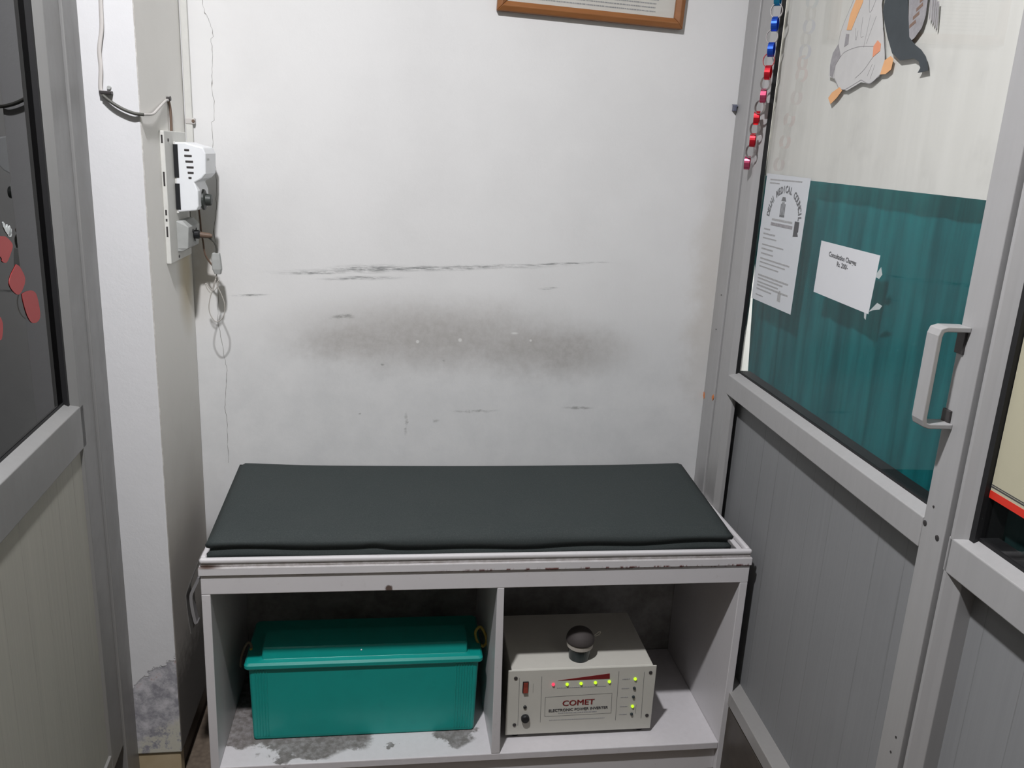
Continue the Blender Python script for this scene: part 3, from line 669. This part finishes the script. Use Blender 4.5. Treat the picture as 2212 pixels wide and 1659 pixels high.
rg = thing('vented_regulator', (XC + .02, -.1, 1.15), 'white vented plastic box with black knob mounted on the switch board', 'regulator')
bx = MB(); side = [(-.060, 1.1515), (-.0235, 1.1560), (-.0195, 1.1640), (-.0190, 1.1950), (-.0250, 1.2110), (-.0110, 1.2190), (-.0025, 1.2290), (-.0010, 1.2680), (-.0060, 1.2800), (-.0330, 1.2860), (-.0388, 1.2885), (-.060, 1.2875)]
bx.prism([(x, -.150, z) for x, z in side], (0, .098, 0)); bx.build('body', M['white'], rg, bevel=.0025)
for z0, z1 in ((1.2200, 1.2835), (1.1575, 1.2080)):
    MB().box((XC + .0092, -.1515, z0), (-.0535, -.06, z1)).build('rear_gap', M['dark'], rg)
MB().box((XC + .0092, -.149, 1.150), (-.0580, -.055, 1.289)).build('mounting_base', M['offw'], rg)
for k, (z, x0, x1) in enumerate(((1.2735, -.0415, -.0320), (1.2625, -.0420, -.0275), (1.2515, -.0405, -.0255), (1.2405, -.0388, -.0250), (1.2300, -.0372, -.0255), (1.2200, -.0362, -.0300))):
    MB().box((x0, -.1508, z - .0022), (x1, -.148, z + .0022)).build('vent_slot', M['screwm'], rg, bevel=.0009)
kb = MB().lathe([(.0215, 0), (.0205, .004), (.0125, .0065), (.0115, .016), (.0095, .0175)], (-.0198, -.104, 1.1755), (1, 0, 0), 24).build('knob', M['knob'], rg)
MB().box((-.0008, -.135, 1.255), (.0004, -.125, 1.259)).build('badge', M['greyp'], rg)

# cable along the pillar to the board
cb = thing('power_cable', (-.13, PY - .004, 1.33), 'grey twin cable running down the pillar front and round into the switch board', 'cable')
MB().tube(spline([(-.112, PY - .004, 2.0), (-.116, PY - .004, 1.62), (-.1216, PY - .004, 1.5136), (-.1235, PY - .004, 1.47), (-.1295, PY - .005, 1.435), (-.1295, PY - .005, 1.405), (-.1325, PY - .005, 1.372), (-.1285, PY - .007, 1.360)], 6), .0042, 8, .6).build('upper_run', M['cab'], cb, smooth=True)
MB().tube(spline([(-.1285, PY - .008, 1.360), (-.1140, PY - .010, 1.3490), (-.0960, PY - .010, 1.3390), (-.0780, PY - .009, 1.3330), (-.0650, PY - .002, 1.3320)], 6), .0042, 8, .7).build('sagging_run', M['cabd'], cb, smooth=True)
MB().tube(spline([(-.0660, PY - .003, 1.3320), (-.0655, PY + .055, 1.3350), (-.0660, -.225, 1.3470), (-.0680, -.165, 1.3630), (-.0685, -.140, 1.3660)], 6), .0024, 8).build('thin_lead', M['cab'], cb, smooth=True)
MB().tube(spline([(-.0685, -.140, 1.3660), (-.0680, -.133, 1.3540), (-.0670, -.134, 1.335), (-.0668, -.137, 1.305)], 6), .0027, 8).build('brown_lead', M['brown'], cb, smooth=True)
cl = thing('cable_clip', (-.127, PY, 1.365), 'small dark saddle clip holding the cable on the pillar front', 'cable clip')
MB().box((-.1335, PY - .011, 1.3625), (-.1135, PY, 1.3680)).build('saddle', M['screwm'], cl, bevel=.001)
MB().lathe([(.004, 0), (.003, .004)], (-.1195, PY, 1.3735), (0, -1, 0), 10).build('pin', M['greyp'], cl)
tag(MB().lathe([(.0035, 0), (.0035, .006), (.005, .0065), (.004, .008)], (XC, -.141, 1.369), (1, 0, 0), 10).build('wall_nail', M['screwm']), 'dark nail head above the switch board where the brown lead turns down', 'nail')

cd = thing('cable_casing', (-.06, -.004, 1.2), 'narrow white cable casing strip down the corner of the back wall', 'cable casing')
MB().box((-.0685, -.009, 1.10), (-.0545, 0, TOPZ)).build('channel', M['offw'], cd, bevel=.0015)
MB().box((-.0690, -.0105, 1.325), (-.0490, 0, 1.338)).build('strap', M['cab'], cd, bevel=.002)
MB().lathe([(.0035, 0), (.0028, .0015)], (-.0525, -.0105, 1.3315), (0, -1, 0), 10).build('screw', M['brown'], cd)

# plug and dangling lead under the regulator
pg = thing('power_plug', (-.03, -.1, 1.10), 'brown plug pushed sideways into the socket with its lead trailing to the wall', 'plug')
MB().lathe([(.009, 0), (.0095, .010), (.007, .013)], (XC + .029, -.1, 1.1035), (1, 0, 0), 16).build('plug_body', M['dark'], pg)
MB().lathe([(.0065, 0), (.0055, .018), (.0035, .024)], (XC + .0415, -.1, 1.1030), (1, 0, -.08), 14).build('sleeve', M['brown'], pg)
MB().tube(spline([(-.0075 - .012, -.1, 1.1005), (-.0121, -.098, 1.0965), (-.0035, -.093, 1.0870), (-.0006, -.088, 1.0740), (-.0018, -.085, 1.0630)], 7), .0022, 8).build('lead', M['cabd'], pg, smooth=True)
MB().tube(spline([(-.0300, -.10, 1.1560), (-.0305, -.09, 1.130), (-.0310, -.085, 1.1090), (-.0290, -.08, 1.085), (-.0275, -.075, 1.060), (-.0195, -.07, 1.0420), (-.010, -.07, 1.030)], 6), .0020, 8).build('thin_wire', M['brown'], pg, smooth=True)
lp = thing('trailing_lead', (-.005, -.08, .92), 'thin whitish lead looped below a grey inline connector near the corner', 'lead')
MB().loft([rr(-.0105, .0045, -.0900, -.0760, 1.0640, .003, 3), rr(-.0125, .0060, -.0910, -.0750, 1.050, .003, 3), rr(-.0115, .0075, -.0910, -.0750, 1.030, .003, 3), rr(-.0075, .0055, -.0890, -.0770, 1.0190, .003, 3)]).build('connector', M['greyp'], lp, bevel=.001)
MB().tube(spline([(-.0035, -.083, 1.0195), (-.006, -.083, 1.0100), (-.0110, -.083, .9960), (-.0160, -.083, .9780), (-.0240, -.083, .9850), (-.0275, -.083, .9980), (-.0130, -.083, .9830), (-.003, -.08, .993), (.0005, -.082, 1.006), (-.004, -.083, .995), (.0035, -.083, .976), (.0100, -.083, .9540), (.0085, -.083, .9330), (.0010, -.083, .9190), (-.0105, -.083, .9150), (-.0205, -.083, .930), (-.0228, -.083, .9480), (-.0180, -.083, .9720), (-.0105, -.083, .990), (-.006, -.083, 1.008)], 7), .00105, 7).build('loop', M['wcord'], lp, smooth=True)

tag(MB().box((1.139, -.012, 1.418), (1.146, 0, 1.430)).add([(1.137, -.012, 1.428), (1.149, -.012, 1.428), (1.149, -.002, 1.433), (1.137, -.002, 1.433)], [(0, 1, 2, 3)]).build('wall_hook', M['hook'], bevel=.001), 'tiny blue-grey hook on the wall beside the right door jamb', 'hook')

# ------------------------------------------------------------------ foil ring garland
gd = thing('foil_garland', FR((.20, -.012, 1.30)), 'chain of blue and red foil rings hanging down the right door frame', 'garland')
links = [(.2071, 1.6240, 'foilg', 1), (.2085, 1.6004, 'foils', 0), (.2080, 1.5761, 'foilb', 1), (.2010, 1.5531, 'foils', 0), (.2050, 1.5284, 'foilb', 1), (.1994, 1.5079, 'foilr', 0), (.2030, 1.4843, 'foilr', 1),
         (.1975, 1.4639, 'foils', 2), (.1928, 1.4400, 'foilp', 3), (.1815, 1.4177, 'foils', 2), (.1715, 1.3967, 'foilr', 3), (.1690, 1.3752, 'foils', 2), (.1642, 1.3516, 'foilr', 3), (.1600, 1.3287, 'foils', 2), (.1482, 1.3044, 'foilp', 3)]
def link(u, z, m, face):
    mb = MB(); R1, wd, nn = .0138, .0042 if face in (0, 2) else .0056, 20; rings = []
    yaw = {0: -1.05, 1: .62, 2: -.75, 3: .48}[face]
    ax = Vector((math.cos(yaw), math.sin(yaw) * -1, 0))     # ring spans ax x z
    nv = Vector((math.sin(yaw), math.cos(yaw), 0))
    for k in range(nn):
        a = 2 * math.pi * k / nn; rad = ax * math.cos(a) * R1 * (.82 if face == 0 else .75) + Vector((0, 0, 1)) * math.sin(a) * R1
        c = Vector((u, -.016, z)) + rad; rn = rad.normalized() * .0004
        rings.append([c - nv * wd - rn, c + nv * wd - rn, c + nv * wd + rn, c - nv * wd + rn])
    rings.append(rings[0]); mb.loft(rings, cap=False)
    return mb.build('foil_ring', M[m], gd, FR, smooth=False)
for l in links: link(*l)

# ------------------------------------------------------------------ papers and decals on the right door (glass face at depth .020)
def flat(pts, d, th=.0005): return MB().prism([(u, d, z) for u, z in pts], (0, -th, 0))
GD = .0198
ce = thing('certificate_sheet', FR((.28, GD, 1.016)), 'tall printed council certificate sheet taped to the right door glass beside the jamb', 'notice')
flat([(.1790, 1.2850), (.3890, 1.2805), (.3835, 1.0160), (.1790, 1.0150)], GD).build('sheet', M['paperd'], ce, FR)
mb = MB(); TXT = 'DELHI MEDICAL COUNCIL'
for k, chh in enumerate(TXT):
    if chh == ' ': continue
    a = math.radians(176 - 172 * k / (len(TXT) - 1)); vs, fs = text_geo(chh, .0195, .0008)
    cu, cz = .289 + .076 * math.cos(a), 1.199 + .056 * math.sin(a); tx_, tz_ = math.sin(a) * .076, -math.cos(a) * .056; l = math.hypot(tx_, tz_); tx_ /= l; tz_ /= l
    mb.add([(cu + v.x * tx_ * .8 - v.y * tz_, GD - .0009, cz + v.x * tz_ * .8 + v.y * tx_) for v in vs], fs)
mb.build('heading_lettering', M['inkm'], ce, FR)
em = MB()
for du in (-.009, -.003, .003, .009): em.box((.2815 + du - .0018, GD - .0009, 1.203), (.2815 + du + .0018, GD - .0004, 1.232 - abs(du) * .6))
em.box((.270, GD - .0009, 1.200), (.293, GD - .0004, 1.204)); em.prism([(.270, GD - .0009, 1.232), (.293, GD - .0009, 1.232), (.288, GD - .0009, 1.240), (.275, GD - .0009, 1.240)], (0, .0004, 0))
em.build('emblem', M['inkm'], ce, FR)
em = MB()
for du in (-.006, -.002, .002, .006): em.box((.320 + du - .0014, GD - .0009, 1.031), (.320 + du + .0014, GD - .0004, 1.055 - abs(du)))
em.build('stamp', M['inkl'], ce, FR)
tl = MB(); r = random.Random(21); pr_ = lambda q, a, b_, c, d: q.box((a, GD - .0009, c), (b_, GD - .0004, d))
dashes(tl, .235, .335, 1.1925, .004, pr_, r); tl.build('printed_text', M['inkl'], ce, FR)
for z, u0, u1, h in ((1.273, .20, .355, .0025), (1.266, .20, .25, .0025), (1.170, .20, .232, .003), (1.160, .20, .262, .003), (1.151, .20, .27, .0025), (1.137, .20, .31, .0025), (1.128, .20, .26, .003), (1.118, .20, .265, .003), (1.107, .20, .35, .003), (1.099, .20, .33, .0025), (1.090, .20, .30, .0025), (1.071, .20, .355, .0035), (1.064, .20, .33, .003), (1.056, .20, .31, .003), (1.049, .20, .36, .0035), (1.041, .20, .28, .003), (1.028, .20, .24, .0025)):
    tl = MB(); dashes(tl, u0, u1, z, h, pr_, r); tl.build('printed_text', M['inkl'], ce, FR)
dk = MB(); dashes(dk, .232, .338, 1.183, .0065, pr_, r, .12); dk.build('title_line', M['grph'], ce, FR)
ph = flat([(.347, 1.1965), (.3665, 1.1965), (.3670, 1.1770), (.3635, 1.1755), (.3685, 1.1685), (.3460, 1.1665), (.3465, 1.1760)], GD - .0005); ph.build('photograph', M['inkd'], ce, FR)

nt = thing('charges_notice', FR((.57, GD, 1.075)), 'small white charges notice taped at a slant over the teal curtain', 'notice')
flat([(.4690, 1.1715), (.6760, 1.1688), (.6690, 1.0715), (.4670, 1.0760)], GD).build('sheet', M['paper'], nt, FR)
for txt, cu, cz, sz in (('Consultation Charges', .5560, 1.1490, .0150), ('Rs. 200/-', .5600, 1.1365, .0150)):
    vs, fs = text_geo(txt, sz, .0003); mb = MB(); mb.add([(cu + v.x * .76, GD - .0009, cz + v.y * .80 - v.x * .035) for v in vs], fs); mb.build('lettering', M['inkd'], nt, FR)
for pts in ([(.669, 1.134), (.684, 1.151), (.691, 1.140), (.684, 1.132)], [(.668, 1.075), (.690, 1.094), (.706, 1.092), (.700, 1.085), (.680, 1.080)], [(.655, 1.074), (.663, 1.074), (.664, 1.061), (.658, 1.063)]):
    o = flat(pts, GD - .0001, .0003).build('tape', M['tape'], nt, FR)

bdy = [(.4581, 1.5833), (.4297, 1.5423), (.4244, 1.516), (.4024, 1.491), (.4023, 1.4631), (.4275, 1.4571), (.4487, 1.4399), (.4813, 1.4331), (.5262, 1.4435), (.558, 1.4397), (.5845, 1.4485), (.594, 1.4723), (.5722, 1.5237), (.5562, 1.5607), (.5562, 1.66), (.4581, 1.66)]
ar = thing('painted_figure', FR((.55, GD, 1.41)), 'faded painted figure with slate wing and orange feet on the upper right door glass', 'glass painting')
flat(bdy, GD, .0003).build('body', M['wash'], ar, FR)
flat([(.5658, 1.5661), (.5641, 1.5491), (.5758, 1.5301), (.5913, 1.5074), (.6134, 1.4808), (.6403, 1.4671), (.6787, 1.4667), (.6941, 1.4606), (.7007, 1.4509), (.6956, 1.4442), (.7227, 1.4451), (.7180, 1.4560), (.7103, 1.4661), (.6950, 1.4770), (.6749, 1.4868), (.6559, 1.4995), (.6481, 1.5203), (.6400, 1.5400), (.6347, 1.5551), (.640, 1.66), (.565, 1.66)], GD - .0004, .0003).build('wing', M['slate'], ar, FR)
flat([(.6374, 1.5547), (.640, 1.66), (.690, 1.66), (.6886, 1.5549), (.6911, 1.524), (.6863, 1.5087), (.6700, 1.4960), (.6500, 1.4900), (.6500, 1.5100)], GD - .0001, .0003).build('feathers', M['grph'], ar, FR)
fq = MB()
for k in range(5):
    u, z = .652 + .006 * k, 1.512 + .011 * k; fq.prism([(u, GD - .0006, z), (u + .016, GD - .0006, z + .006), (u + .014, GD - .0006, z + .011), (u - .001, GD - .0006, z + .005)], (0, .0002, 0))
fq.build('feather_bars', M['brownp'], ar, FR)
tf = MB()
for k in range(5):
    u = .694 + .0055 * k; tf.prism([(u, GD - .0003, 1.556 - .004 * k), (u + .004, GD - .0003, 1.556 - .004 * k), (u + .010, GD - .0003, 1.520 - .004 * k), (u + .0075, GD - .0003, 1.517 - .004 * k)], (0, .0002, 0))
tf.build('feather_tips', M['grph'], ar, FR)
for pts, m, nm in (([(.4536, 1.5617), (.4665, 1.5819), (.470, 1.66), (.497, 1.66), (.4925, 1.5742), (.4785, 1.5544), (.4657, 1.5339), (.4485, 1.5361)], 'peach', 'arm'), ([(.5513, 1.498), (.562, 1.506), (.5743, 1.4989), (.5748, 1.4883), (.5539, 1.4805)], 'peachd', 'hand'),
                   ([(.594, 1.4723), (.6105, 1.4769), (.6202, 1.4718), (.6184, 1.4562), (.6037, 1.4504), (.5865, 1.4512)], 'peach', 'foot'), ([(.4147, 1.4245), (.4262, 1.4335), (.4535, 1.4411), (.4642, 1.4342), (.4473, 1.4227), (.4273, 1.4134)], 'peach', 'foot')):
    flat(pts, GD - .0005, .0003).build(nm, M[m], ar, FR)
flat([(.4244, 1.516), (.4077, 1.5023), (.4032, 1.483), (.4085, 1.4640), (.4200, 1.4590), (.4251, 1.4809), (.4402, 1.4935)], GD - .0004, .0003).build('tail_shading', M['grph'], ar, FR)
flat([(.4480, 1.53), (.4600, 1.528), (.4620, 1.512), (.4480, 1.508)], GD - .0004, .0003).build('leg_shading', M['grph'], ar, FR)
ol = MB()
def line(pts, w):
    ol = MB()
    P = spline([(u, 0, z) for u, z in pts], 6)
    for a, b_ in zip(P, P[1:]):
        dd = (b_ - a); l = dd.length
        if l < 1e-6: continue
        w_ = w * .75; nx, nz = -dd.z / l * w_, dd.x / l * w_; ol.prism([(a.x - nx, GD - .0006, a.z - nz), (b_.x - nx, GD - .0006, b_.z - nz), (b_.x + nx, GD - .0006, b_.z + nz), (a.x + nx, GD - .0006, a.z + nz)], (0, .0002, 0))
    ol.build('outline_marking', M['grph'], ar, FR)
for pts, w in (([(.4487, 1.44), (.4650, 1.4360), (.4813, 1.4370), (.5262, 1.4475)], .0007), ([(.5262, 1.4475), (.558, 1.4397), (.5865, 1.4512)], .0007), ([(.594, 1.4723), (.585, 1.50), (.5722, 1.5237)], .0004), ([(.4581, 1.5833), (.4297, 1.5423), (.4244, 1.516), (.4250, 1.4600), (.4300, 1.4570), (.4487, 1.44)], .0004), ([(.4402, 1.4935), (.455, 1.50), (.50, 1.503), (.5513, 1.498)], .0005), ([(.5539, 1.4805), (.53, 1.463), (.505, 1.452)], .0005),
               ([(.51, 1.60), (.52, 1.555), (.535, 1.57), (.545, 1.60)], .0006), ([(.50, 1.55), (.502, 1.52), (.512, 1.518)], .0004), ([(.525, 1.55), (.518, 1.50)], .0003), ([(.545, 1.545), (.525, 1.505)], .0003), ([(.48, 1.535), (.487, 1.515), (.49, 1.53)], .0005), ([(.556, 1.47), (.545, 1.452)], .0003), ([(.565, 1.468), (.556, 1.447)], .0003)): line(pts, w)

# poster on the fixed panel
po = thing('poster_board', FR((1.4, GD, .90)), 'cream poster with red bottom border on the fixed panel at the far right', 'poster')
MB().box((1.0290, GD - .001, .9010), (1.80, GD, 1.75)).build('sheet', M['poster'], po, FR)
MB().box((1.0290, GD - .0016, .9005), (1.80, GD - .001, .9105)).build('red_border', M['redp'], po, FR)
b2 = MB(); b2.box((1.0290, GD - .0016, .9150), (1.80, GD - .001, .9165)); b2.box((1.0290, GD - .0016, .9180), (1.80, GD - .001, .9188)); b2.build('border_lines', M['ink'], po, FR)

# decals on the left tinted glass
def decal(name, pts, m, label, cat):
    o = thing(name, FL((sum(p[0] for p in pts) / len(pts), GD, min(p[1] for p in pts))), label, cat)
    return o, MB().prism([(u, GD, z) for u, z in [(q.x, q.z) for q in spline([(a, 0, b_) for a, b_ in pts + pts[:1]], 5)[:-1]]], (0, -.0006, 0))
for nm, pts, m, lab, cat in (
        ('leaf_decal', [(.3786, 1.1544), (.3599, 1.1513), (.3398, 1.1388), (.3501, 1.127), (.3682, 1.117), (.3821, 1.1201), (.3865, 1.127), (.4272, 1.1472), (.4174, 1.1553)], 'redd', 'red painted petal directly below the white flower on the dark left glass', 'glass painting'),
        ('leaf_decal', [(.3342, 1.1099), (.3215, 1.1042), (.3065, 1.0865), (.3156, 1.0742), (.336, 1.0667), (.3551, 1.074), (.3669, 1.0864), (.3586, 1.0975)], 'redd', 'pointed red painted petal just above the oblong one on dark glass', 'glass painting'),
        ('leaf_decal', [(.3250, 1.0655), (.3050, 1.0660), (.2812, 1.0630), (.2660, 1.0518), (.2606, 1.0223), (.2751, 1.0143), (.2979, 1.0175), (.3131, 1.0311), (.3222, 1.0514)], 'redd', 'oblong red painted petal nearest the door stile on dark glass', 'glass painting'),
        ('leaf_decal', [(.4094, 1.0479), (.4044, 1.0372), (.4104, 1.0222), (.4212, 1.0182), (.4521, 1.0345), (.447, 1.0522)], 'redd', 'lowest red painted petal, farthest from the stile on the dark left glass', 'glass painting')):
    o, mb = decal(nm, pts, m, lab, cat); mb.build('petal', M[m], o, FL)
fw = thing('flower_decal', FL((.352, GD, 1.152)), 'small white painted flower above the red petals on the left dark glass', 'glass painting')
for (a, c), (e, f) in (((.352, 1.154), (.3655, 1.1720)), ((.350, 1.153), (.3520, 1.1680)), ((.349, 1.1525), (.3420, 1.1650)), ((.349, 1.1520), (.3375, 1.1600)), ((.351, 1.1520), (.3385, 1.1540))):
    dx, dz = e - a, f - c; l = math.hypot(dx, dz); nx, nz = -dz / l, dx / l
    MB().prism([(a + dx * t + nx * s, GD, c + dz * t + nz * s) for t, s in ((0, .0007), (.35, .0030), (.75, .0036), (1, .0012), (1, -.0012), (.75, -.0036), (.35, -.0030), (0, -.0007))], (0, -.0006, 0)).build('petal', M['whited'], fw, FL)

# ------------------------------------------------------------------ light
def light(name, typ, loc, energy, size, col, **k):
    l = bpy.data.lights.new(name, typ); l.energy = energy; l.color = col
    if typ == 'POINT': l.shadow_soft_size = size
    else: l.shape = 'DISK'; l.size = size
    o = bpy.data.objects.new(name, l); COL.objects.link(o); o.location = loc; return o
light('ceiling_bulb', 'AREA', (.13, -1.30, 2.39), 45, .09, (.985, .975, 1.0))
light('inner_room_fill', 'POINT', (1.9, -.35, 1.75), 100, .1, (1.0, .985, .95))  # added unseen lamp, placed to brighten the strip beside the teal curtain
wd = bpy.data.worlds.new('world'); S.world = wd; wd.use_nodes = True
wd.node_tree.nodes['Background'].inputs[0].default_value = (.02, .02, .022, 1); wd.node_tree.nodes['Background'].inputs[1].default_value = 1.0

# ------------------------------------------------------------------ camera
cam = bpy.data.cameras.new('camera'); co = bpy.data.objects.new('camera', cam); COL.objects.link(co); S.camera = co
R = ((0.9898930555883814, 0.011757154164839738, 0.14132766121266516), (-0.13299364970885125, -0.2690436467793007, 0.9539015700085698), (0.04923847718011837, -0.9630562213358258, -0.2647608107544315))
mw = Matrix.Identity(4)
for i in range(3):
    mw[i][0] = R[i][0]; mw[i][1] = -R[i][1]; mw[i][2] = -R[i][2]; mw[i][3] = (0.37343992213393434, -1.9339763829239496, 1.295660795079362)[i]
co.matrix_world = mw
cam.sensor_width = 36; cam.lens = 1799.199 / 2212 * 36; cam.clip_start = .02
for o in list(bpy.data.objects):
    if '_o' in o: del o['_o']
S.view_settings.view_transform = 'Standard'; S.view_settings.look = 'None'; S.view_settings.exposure = 0; S.view_settings.gamma = 1; S.view_settings.use_curve_mapping = False
S.cycles.use_denoising = True
